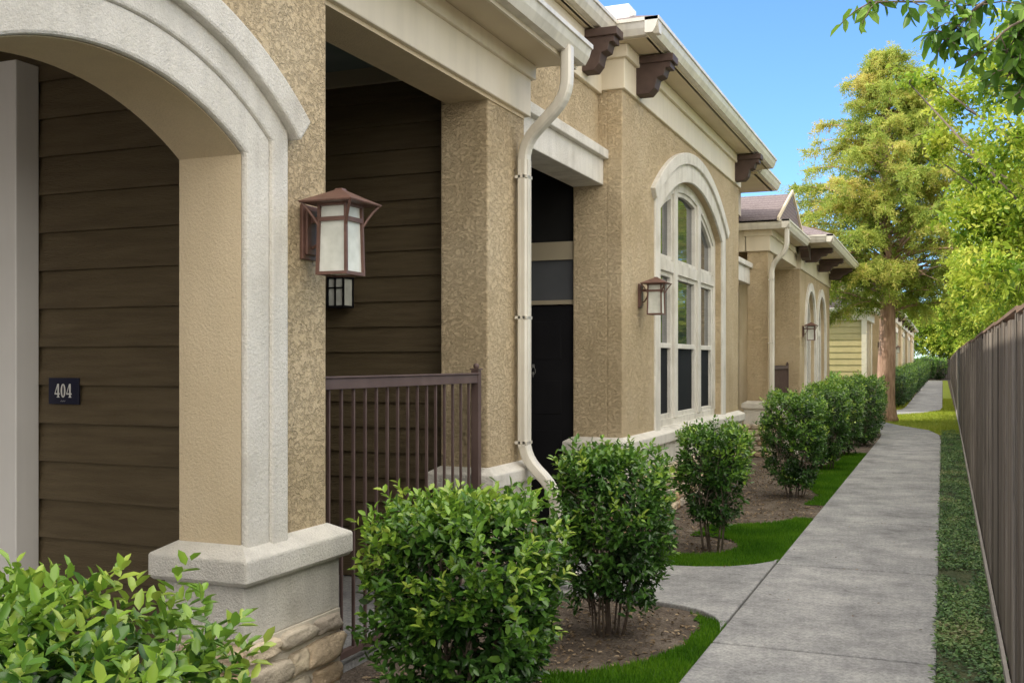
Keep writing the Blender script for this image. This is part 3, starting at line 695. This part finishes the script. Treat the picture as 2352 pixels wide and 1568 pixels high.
pl_=thing('porch_lantern',(-4.0,6.58,2.0),'small black box lantern on the porch siding','wall lamp')
bm=B(); box(bm,-4.07,-3.93,6.40,6.54,1.985,2.0); box(bm,-4.07,-3.93,6.40,6.54,2.19,2.205); box(bm,-4.03,-3.97,6.54,6.585,2.05,2.17)
for sx in (-4.07,-3.942):
    for sy in (6.40,6.528): box(bm,sx,sx+.012,sy,sy+.012,2.0,2.19)
box(bm,-4.006,-3.994,6.398,6.403,2.0,2.19); box(bm,-4.06,-3.94,6.398,6.402,2.12,2.13)
fin(bm,'frame',M_black,pl_)
bm=B(); box(bm,-4.06,-3.94,6.41,6.53,2.0,2.19); fin(bm,'glass',M_lglass,pl_)
sg=thing('number_sign',(-3.81,3.73,1.46),'small dark navy plate reading 404 on the siding','sign')
bm=B(); box(bm,-3.902,-3.718,3.726,3.738,1.40,1.524); fin(bm,'plate',M_sign,sg,bevel=.002)
def digit4(bm,x,z,w,h,y0,y1):
    s=w*.26; sx=x+w*.56
    prism(bm,[(sx,z),(sx+s,z),(sx+s,z+h),(sx,z+h)],y0,y1,'y')
    prism(bm,[(x,z+h*.30),(x+w*.10,z+h*.30),(sx+.0005,z+h*.88),(sx+.0005,z+h),(sx-.001,z+h)],y0,y1,'y')
    prism(bm,[(x,z+h*.215),(x+w,z+h*.215),(x+w,z+h*.315),(x,z+h*.315)],y0-.0002,y1,'y')
    prism(bm,[(sx-w*.14,z),(sx+s+w*.14,z),(sx+s+w*.14,z+h*.05),(sx-w*.14,z+h*.05)],y0-.0003,y1,'y')
def digit0(bm,x,z,w,h,y0,y1,n=28):
    cx,cz=x+w/2,z+h/2
    for i in range(n):
        a,c=2*math.pi*i/n,2*math.pi*(i+1)/n
        q=[(cx+w/2*math.cos(a),cz+h/2*math.sin(a)),(cx+w/2*math.cos(c),cz+h/2*math.sin(c)),(cx+w*.22*math.cos(c),cz+h*.43*math.sin(c)),(cx+w*.22*math.cos(a),cz+h*.43*math.sin(a))]
        prism(bm,q,y0,y1,'y')
bm=B(); Y0,Y1=3.7242,3.727; x=-3.862; wd,hh=.031,.064
digit4(bm,x,1.432,wd,hh,Y0,Y1); digit0(bm,x+wd+.006,1.432,wd*.92,hh,Y0,Y1); digit4(bm,x+2*wd+.010,1.432,wd,hh,Y0,Y1)
for k in range(6): box(bm,-3.825+k*.005,-3.823+k*.005,Y0,Y1,1.413+.003*(k%2),1.415+.003*(k%2))
fin(bm,'lettering',M_char,sg)
# ---------------------------------------------------------------- BUILDING TWO
b2=thing('apartment_building',(-6,22,0),'tan stucco apartment building with gabled porch and twin arched windows','building')
bm=B(); box(bm,-3.05,-2.7,17.8,18.4,.5,3.5); fin(bm,'pillar',M_stucco,b2,bevel=.01)
for L_,Bx in [((-3.05,-2.7,17.8,18.4,.80,.94,.08,.045),(-3.1,-2.66,17.76,18.44,.55,.8)),((-3.1,-2.6,21.2,27,.745,.9,.08,.045),(-3.1,-2.56,21.16,27.04,.52,.75))]:
    bm=B(); ledge(bm,*L_); fin(bm,'ledge',M_trim,b2)
    bm=B(); box(bm,*Bx); fin(bm,'base_band',M_trim,b2)
stones('stone_base',b2,[('x',-2.67,17.76,18.44),('y',17.77,-3.1,-2.66)],0,.55,seed=9)
stones('stone_base',b2,[('x',-2.58,21.2,27)],0,.52,seed=10)
boxes('mortar_base',M_mortar,b2,[(-3.09,-2.66,17.78,18.42,0,.55),(-3.1,-2.57,21.18,27.02,0,.52)])
bm=B(); box(bm,-3.08,-2.66,17.75,21.2,3.45,3.8); box(bm,-3.1,-2.62,17.72,21.2,3.70,3.802); 
box(bm,-3.2,-2.57,21.17,27.03,3.42,3.83); box(bm,-3.2,-2.53,21.13,27.07,3.74,3.832)
box(bm,-5.2,-3.05,17.75,17.85,3.45,3.8)
fin(bm,'frieze',M_fascia,b2,bevel=.008)
boxes('soffit',M_soffit,b2,[(-5.0,-2.45,17.6,20.5,3.80,3.83),(-4.2,-2.03,20.62,28.3,3.86,3.89)])
bm=B(); gutter(bm,-2.31,17.5,20.45,3.93); gutter_y(bm,17.5,-4.5,-2.315,3.931); fin(bm,'gutter',M_gutter,b2)
bm=B(); gutter(bm,-1.9,20.5,28.4,4.0); gutter_y(bm,20.5,-3.4,-1.905,4.001); fin(bm,'gutter',M_gutter,b2)
bm=B()
prism(bm,[(17.5,3.93),(19.2,4.60),(20.9,3.93),(20.9,3.90),(17.5,3.90)],-6,-2.50,'x')
v=[bm.verts.new(p) for p in [(-1.92,20.52,4.005),(-1.92,28.38,4.005),(-11.9,28.38,4.005),(-11.9,20.52,4.005),(-5.8,24.4,5.65),(-8,24.4,5.65)]]
for f in [(0,1,4),(1,2,5,4),(2,3,5),(3,0,4,5),(3,2,1,0)]: bm.faces.new([v[i] for i in f])
fin(bm,'roof',M_roof,b2)
bm=B(); prism(bm,[(17.42,3.90),(19.2,4.61),(20.98,3.90),(20.98,3.96),(19.2,4.67),(17.42,3.96)],-2.5,-2.47,'x'); prism(bm,[(17.55,3.92),(20.85,3.92),(19.2,4.58)],-2.6,-2.51,'x'); fin(bm,'gable_trim',M_soffit,b2)
bm=B()
box(bm,-3.1,-2.72,21.21,26.98,.5,.89)
def warc(c): return arcpts(c,2.3,.78,.7799,16)
prism(bm,[(21.2,.88),(22.10,.88)]+warc(22.88)+[(23.66,.88),(24.2,.88)]+warc(24.98)+[(25.76,.88),(27,.88),(27,3.5),(21.2,3.5)],-2.75,-2.6)
box(bm,-3.1,-2.745,21.201,21.4,.5,3.5); box(bm,-3.1,-2.745,26.8,26.999,.5,3.5); box(bm,-11.7,-3.6,17.95,28,0,3.85); box(bm,-3.65,-3.1,21.3,27.9,0,3.83)
fin(bm,'wall',M_stucco,b2,bevel=.01)
for c in (22.88,24.98):
    wn=part('window',b2,(-2.7,c,.9))
    bm=B(); band(bm,arcpts(c,2.3,.70,.6999,16,.95),arcpts(c,2.3,.785,.7849,16,.95),-2.74,-2.67); box(bm,-2.74,-2.68,c-.05,c+.05,.9,3.0); box(bm,-2.74,-2.685,c-.7,c+.7,2.2,2.32); box(bm,-2.74,-2.69,c-.7,c+.7,.89,1.0)
    fin(bm,'frame',M_trim,wn)
    bm=B(); prism(bm,[(c-.72,.9)]+arcpts(c,2.3,.72,.7199,16)+[(c+.72,.9)],-2.79,-2.72); fin(bm,'glass',M_glass,wn)
    bm=B(); band(bm,arcpts(c,2.3,.785,.7849,20,.89),arcpts(c,2.3,.96,.9599,20,.89),-2.61,-2.56); fin(bm,'surround',M_trim,wn)
bracket(b2,-2.55,21.6,3.85,.5,.26); bracket(b2,-2.55,24.0,3.85,.5,.26); bracket(b2,-2.55,26.5,3.85,.5,.26)
for x in (-3.0,-2.55):
    bm=B()
    prism(bm,[(21.16,3.85),(20.66,3.85),(20.66,3.76),(20.8,3.72),(20.92,3.62),(21.16,3.58)],x,x+.16,'x')
    fin(bm,'bracket',M_bracket,b2)
downspout(b2,-2.37,17.62,-2.63,17.72,3.82,3.45,3.2,True)
bm=B(); siding_y(bm,-4.2,-2.9,28.02,.1,3.5); fin(bm,'siding',M_siding,b2)
# ---------------------------------------------------------------- BUILDING THREE
b3=thing('apartment_building',(-6,60,0),'distant building with sunlit yellow lap siding and cream trimmed windows','building')
bm=B(); siding_y(bm,-7,-2.36,34.8,.1,2.95,.2); fin(bm,'siding',M_sidingY,b3)
bm=B(); box(bm,-12,-2.35,34.81,38.5,0,3.0); 
for k in range(5):
    y=38.5+11*k
    box(bm,-12,-2.9,y,y+4.5,0,4.0); box(bm,-12,-2.25,y+4.5,y+11,0,4.0)
fin(bm,'wall',M_stucco,b3)
bm=B(); box(bm,-2.37,-2.22,34.72,34.86,0,3.0); box(bm,-7,-2.2,34.70,34.84,2.92,3.2); box(bm,-2.37,-2.2,34.86,38.5,2.92,3.2); fin(bm,'trim',M_fascia,b3)
for k in range(5):
    y=38.5+11*k
    bm=B()
    box(bm,-2.9,-2.2,y,y+11,3.6,4.02)
    box(bm,-2.26,-2.18,y+4.5,y+11,.75,.9)
    box(bm,-2.26,-2.19,y+5.6,y+5.85,.9,3.2); box(bm,-2.26,-2.19,y+9.6,y+9.85,.9,3.2); box(bm,-2.26,-2.19,y+5.6,y+9.85,3.1,3.35); box(bm,-2.26,-2.20,y+7.6,y+7.8,.9,3.1)
    box(bm,-2.9,-2.3,y,y+.4,0,3.6)
    fin(bm,'trim',M_fascia,b3)
for k in range(5):
    y=38.5+11*k; bm=B(); box(bm,-2.27,-2.22,y+5.8,y+9.65,.92,3.12); fin(bm,'window',M_glass,b3)
bm=B(); gutter(bm,-1.85,38,94,4.15); gutter_y(bm,38,-4,-1.86,4.151); fin(bm,'gutter',M_gutter,b3)
bm=B(); gutter_y(bm,34.45,-8,-1.9,3.3); gutter(bm,-1.9,34.45,38.0,3.3); fin(bm,'gutter',M_gutter,b3)
boxes('soffit',M_soffit,b3,[(-8,-1.98,34.55,38.4,3.2,3.22),(-3,-1.95,38.05,94,4.02,4.04)])
bm=B(); prism(bm,[(-1.88,4.15),(-7,6.2),(-12.2,4.15)],38,94,'y'); prism(bm,[(-1.95,3.3),(-4.5,4.2),(-9,4.2),(-9,3.3)],34.5,38.1,'y'); fin(bm,'roof',M_roof,b3)
for k in range(4):
    y=38.5+11*k; bracket(b3,-2.2,y+5,4.02,.3,.3); bracket(b3,-2.2,y+10,4.02,.3,.3)
ac=thing('condenser_unit',(-1.9,43,0),'grey metal air conditioning condenser on the ground','air conditioner')
bm=B(); box(bm,-2.15,-1.6,42.6,43.2,.05,.75)
for i in range(14):
    z=.1+i*.045; box(bm,-2.165,-1.585,42.585,43.215,z,z+.02)
fin(bm,'casing',M_ac,ac)
bm=B(); bmesh.ops.create_cone(bm,cap_ends=True,segments=20,radius1=.24,radius2=.22,depth=.04,matrix=Matrix.Translation((-1.88,42.9,.77))); fin(bm,'fan_guard',M_ac,ac)
# ---------------------------------------------------------------- shrubs
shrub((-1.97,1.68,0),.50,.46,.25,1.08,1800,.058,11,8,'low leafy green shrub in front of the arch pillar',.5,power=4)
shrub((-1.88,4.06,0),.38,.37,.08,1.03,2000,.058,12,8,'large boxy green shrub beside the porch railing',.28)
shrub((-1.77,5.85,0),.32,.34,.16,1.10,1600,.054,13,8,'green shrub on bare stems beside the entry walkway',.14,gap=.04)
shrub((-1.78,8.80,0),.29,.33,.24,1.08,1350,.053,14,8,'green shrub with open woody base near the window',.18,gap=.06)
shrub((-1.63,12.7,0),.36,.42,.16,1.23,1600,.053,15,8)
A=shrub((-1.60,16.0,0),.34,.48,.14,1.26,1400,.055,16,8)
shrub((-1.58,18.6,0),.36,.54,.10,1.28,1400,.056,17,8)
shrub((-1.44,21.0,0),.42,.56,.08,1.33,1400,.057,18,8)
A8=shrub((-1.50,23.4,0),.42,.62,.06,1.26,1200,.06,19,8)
for (x,y,s) in [(-1.5,38.6,1.0),(-1.45,41.6,1.1),(-1.45,45.2,1.05),(-1.5,49,1.1),(-1.4,54,1.15),(-1.45,60,1.2),(-1.4,68,1.2),(-1.4,78,1.3),(-3.2,31.0,.9),(-3.3,33.4,1),(-1.2,95.5,1.6),(-.3,96.5,1.5),(-2.2,95.8,1.5)]:
    n=A8.copy(); COL.objects.link(n); n.location=(x,y,0); n['label']='rounded green shrub farther along the passage'; n.scale=(s*1.1,s*1.2,s)
    for c in A8.children:
        k=c.copy(); COL.objects.link(k); k.parent=n; k.matrix_parent_inverse=c.matrix_parent_inverse.copy()
# ---------------------------------------------------------------- cypress tree
rng=np.random.default_rng(50); rr=random.Random(50)
ct=thing('cypress_tree',(-1.48,29.5,0),'tall feathery yellow green cypress tree beside the curved path','tree')
bx,by=-1.48,29.5
bm=B(); pts=[];rad=[]
for z in [-.03,.18,.45,.8,1.4,2.1,2.9,3.7,4.6,5.5,6.5,7.5,8.6,9.9]:
    pts.append((bx+.08*math.sin(z*.7)+.02*z,by+.06*math.cos(z*.9),z)); rad.append(.25*(1-max(z,0)/10.3)**.9+.012+.20*math.exp(-max(z,0)/.28))
tube(bm,pts,rad,14)
def tr(z):
    for i in range(len(pts)-1):
        if pts[i][2]<=z<=pts[i+1][2]: return Vector(pts[i]).lerp(Vector(pts[i+1]),(z-pts[i][2])/(pts[i+1][2]-pts[i][2]))
    return Vector(pts[-1])
tips=[];dirs=[];tn=[]
nl=280
for i in range(nl):
    z=2.9+6.9*rr.random()**1.05
    an=rr.uniform(0,6.28)
    if z>3.8: ll=3.5*max(.07,1-((z-3.8)/6.4))**.72*rr.uniform(.5,1.05)
    else: ll=3.1*rr.uniform(.6,1.05)
    ll=max(ll,.35)
    s=tr(z); up=rr.uniform(.35,.9) if z>4 else rr.uniform(.35,.7)
    d=Vector((math.cos(an),math.sin(an),0)); P=[]
    for k in range(6):
        t=k/5; P.append(s+d*ll*t+Vector((0,0,ll*(up*t-.5*t*t)))+Vector((rr.uniform(-.05,.05),rr.uniform(-.05,.05),0))*t)
    r0=.028*(ll/2.4)+.008
    tube(bm,P,[r0*(1-.85*k/5) for k in range(6)],5)
    lt=rr.uniform(-.2,.2)
    nb=int(8+ll*18)
    for j in range(nb):
        t=rr.uniform(.12,1.0)**.8; f=t*5; q=P[int(min(f,4))].lerp(P[int(min(f,4))+1],f-int(min(f,4)))
        sd=Vector((-d.y,d.x,0))*rr.choice((-1,1)); dd=(d*rr.uniform(.1,.9)+sd*rr.uniform(.2,1)+Vector((0,0,rr.uniform(-.8,.6)))).normalized()
        bl=rr.uniform(.2,.6)*(1.15-.4*t)
        for k in range(3):
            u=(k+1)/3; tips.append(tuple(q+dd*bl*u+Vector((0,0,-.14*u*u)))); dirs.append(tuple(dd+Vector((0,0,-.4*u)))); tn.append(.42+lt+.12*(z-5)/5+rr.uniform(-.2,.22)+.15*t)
fin(bm,'trunk',M_bark,ct,smooth=True)
tips=np.array(tips);dirs=np.array(dirs);tn=np.array(tn)
nn_=nz3(tips,1.3,9); k=nn_>-.34; tips,dirs,tn=tips[k],dirs[k],tn[k]+.35*nn_[k]
a=twigs(tips,dirs,tn,7,.18,.11,.8,.3,.4)
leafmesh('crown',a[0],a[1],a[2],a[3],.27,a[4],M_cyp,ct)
# ---------------------------------------------------------------- clumped trees
def clump_tree(name,loc,trunk_pts,trunk_r,clumps,per_m3,leaf,mat,label,seed,per=8,wr=.5,tw=.2,droop=-.2,thr=-.30):
    global rng
    rng=np.random.default_rng(seed); rr=random.Random(seed)
    t=thing(name,loc,label,'tree')
    bm=B(); tube(bm,trunk_pts,[trunk_r*(1-.6*i/(len(trunk_pts)-1)) for i in range(len(trunk_pts))],9)
    tips=[];dirs=[];tn=[]
    for (x,y,z,r) in clumps:
        c=Vector((x,y,z)); s=Vector(trunk_pts[rr.randint(max(0,len(trunk_pts)-3),len(trunk_pts)-1)])
        m1=s.lerp(c,.5)+Vector((rr.uniform(-.2,.2),rr.uniform(-.2,.2),.25))
        tube(bm,[s,m1,c],[trunk_r*.25,trunk_r*.12,.008],6)
        T=max(14,int(per_m3*r*r))
        d=unit(rng.normal(size=(T,3))); rad=r*np.clip(rng.random(T)**.45,0,1)*(1+.35*nz3(d,1.6,seed+x*3))
        p=d*rad[:,None]*np.array([1,1,.85])+np.array([x,y,z])
        nn=nz3(p,2.6,seed)
        k=nn>thr; k[:3]=True
        p=p[k];d=d[k];nn=nn[k];rad=rad[k]
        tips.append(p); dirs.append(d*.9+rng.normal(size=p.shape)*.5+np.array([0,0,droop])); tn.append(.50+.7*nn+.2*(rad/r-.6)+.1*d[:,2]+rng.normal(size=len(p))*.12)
        for j in range(int(14*r)+4):
            e=Vector(p[rr.randint(0,len(p)-1)]); tube(bm,[c,c.lerp(e,.5)+Vector((0,0,.05)),e],[.009,.006,.003],4)
    fin(bm,'trunk',M_bark2,t,smooth=True)
    a=twigs(np.concatenate(tips),np.concatenate(dirs),np.concatenate(tn),per,tw,leaf,.9,.3,.6)
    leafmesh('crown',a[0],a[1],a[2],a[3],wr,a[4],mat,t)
    return t
cl=[(.35,13,2.45,.42),(.6,13,3.15,.6),(.42,13.2,3.8,.5),(.28,12.8,3.2,.38),(.15,13,4.55,.35),(.55,12.6,4.6,.45),(.85,12.5,2.6,.6),(.75,12,3.9,.6),(.95,12,4.9,.6),(-.12,12.6,4.75,.22),(-.34,12.4,4.68,.14),(.0,12.8,4.1,.25),(-.1,12.9,3.95,.15),
 (1.05,12.6,3.2,.8),(1.5,13.2,4.1,.9),(.75,12.8,5.1,.35),(1.25,10.2,3.1,.7),(1.6,10.2,4.0,.8),(.6,15.5,2.8,.6),(.8,18,3.1,.9),(1.2,16,4.0,.85),(2.4,12,4.6,1.1),(2.2,15,3.4,1.1),(.42,9.6,2.35,.25),(.35,14.5,3.6,.45)]
clump_tree('leafy_tree',(2.4,12.5,0),[(2.4,12.5,0),(2.3,12.6,1.2),(2.1,12.5,2.2),(1.9,12.5,3.0)],.14,cl,820,.080,M_tree,'bright yellow green leafy tree leaning over the fence',61,8,.5,.22,thr=-.22)
cl=[(1.0,24,2.9,1.0),(1.4,26,3.9,1.2),(.9,28,2.7,1.0),(2.6,27,5,1.6),(1.2,22,2.9,.9),(3,23,4.6,1.6),(.5,30,2.9,.7)]
clump_tree('leafy_tree',(2.6,25,0),[(2.6,25,0),(2.5,25,1.5),(2.4,25,3)],.15,cl,520,.10,M_tree,'yellow green leafy tree behind the fence',62,7,.5,.25)
def bigtree(x,y,h,seed,n=260,leaf=.16,label='distant broad green tree behind the buildings'):
    r0=random.Random(seed); cl=[]
    for i in range(14):
        a=r0.uniform(0,6.28); q=r0.uniform(.1,.8)*h*.35; cl.append((x+q*math.cos(a),y+q*math.sin(a),h*r0.uniform(.25,.85),h*r0.uniform(.14,.22)))
    return clump_tree('broad_tree',(x,y,0),[(x,y,0),(x+.1,y,h*.2),(x,y,h*.45)],.02*h,cl,n,leaf,M_tree,label,seed,6,.55,.4)
bigtree(4.0,35,9,71,200); bigtree(2.8,52,7,72,160,.2); bigtree(-.8,101,8.5,73,130,.25); bigtree(2.8,70,8,74,120,.25); bigtree(-6,104,10,75,110,.3); bigtree(3,100,9,76,110,.3)
bigtree(5.5,4.0,6.5,77,160,.16,'leafy green tree beyond the fence'); bigtree(6.5,19,8,78,160,.16,'leafy green tree beyond the fence')
ov=thing('overhanging_tree',(1.9,6.4,0),'broad leaved tree with branches hanging over the fence','tree')
rng=np.random.default_rng(81); rr=random.Random(81)
bm=B(); tube(bm,[(1.9,6.4,0),(1.85,6.4,1.5),(1.7,6.3,2.8),(1.5,6.2,3.6)],[.12,.10,.08,.06],9)
branches=[[(1.5,6.2,3.6),(.9,5.9,3.62),(.35,5.6,3.45),(-.05,5.45,3.34),(-.33,5.3,3.33)],
 [(1.5,6.2,3.6),(1.0,5.8,3.5),(.6,5.6,3.35),(.3,5.45,3.18),(.10,5.4,3.02)],
 [(1.6,6.3,3.2),(1.1,6.0,3.2),(.7,5.8,3.1),(.38,5.7,2.90)],
 [(.35,5.6,3.45),(.15,5.5,3.3),(.0,5.45,3.15)],
 [(1.5,6.2,3.6),(.8,6.2,3.9),(.3,6.1,3.85),(-.1,6.0,3.7)],[(.9,5.9,3.62),(.6,5.7,3.5),(.42,5.6,3.32),(.28,5.55,3.08)],[(.6,5.7,3.4),(.4,5.6,3.2),(.28,5.55,2.95)],[(.7,5.8,3.3),(.45,5.65,3.1),(.36,5.6,2.85)]]
tips=[];dirs=[]
for Bp in branches:
    Bp=[Vector(p) for p in Bp]; tube(bm,Bp,[.014*(1-.75*i/(len(Bp)-1)) for i in range(len(Bp))],6)
    n=len(Bp)-1
    for j in range(20):
        t=rr.uniform(.35,1)*n; i=min(int(t),n-1); p=Bp[i].lerp(Bp[i+1],t-i)
        d=Vector((rr.uniform(-.8,.4),rr.uniform(-.7,.7),rr.uniform(-.6,.35))).normalized(); e=p+d*rr.uniform(.08,.2)
        tube(bm,[p,p.lerp(e,.5)+Vector((0,0,.015)),e],[.004,.003,.002],4); tips.append(tuple(e)); dirs.append(tuple(d))
fin(bm,'trunk',M_bark2,ov,smooth=True)
tips=np.array(tips);dirs=np.array(dirs)
a=twigs(tips,dirs+np.array([0,0,-.25]),rng.uniform(.2,.85,len(tips)),5,.14,.098,1.0,.3,.9)
ax=a[1]+np.array([0,0,-.6])
leafmesh('crown',a[0],ax,a[2],a[3],.5,a[4],M_over,ov,curl=.2)
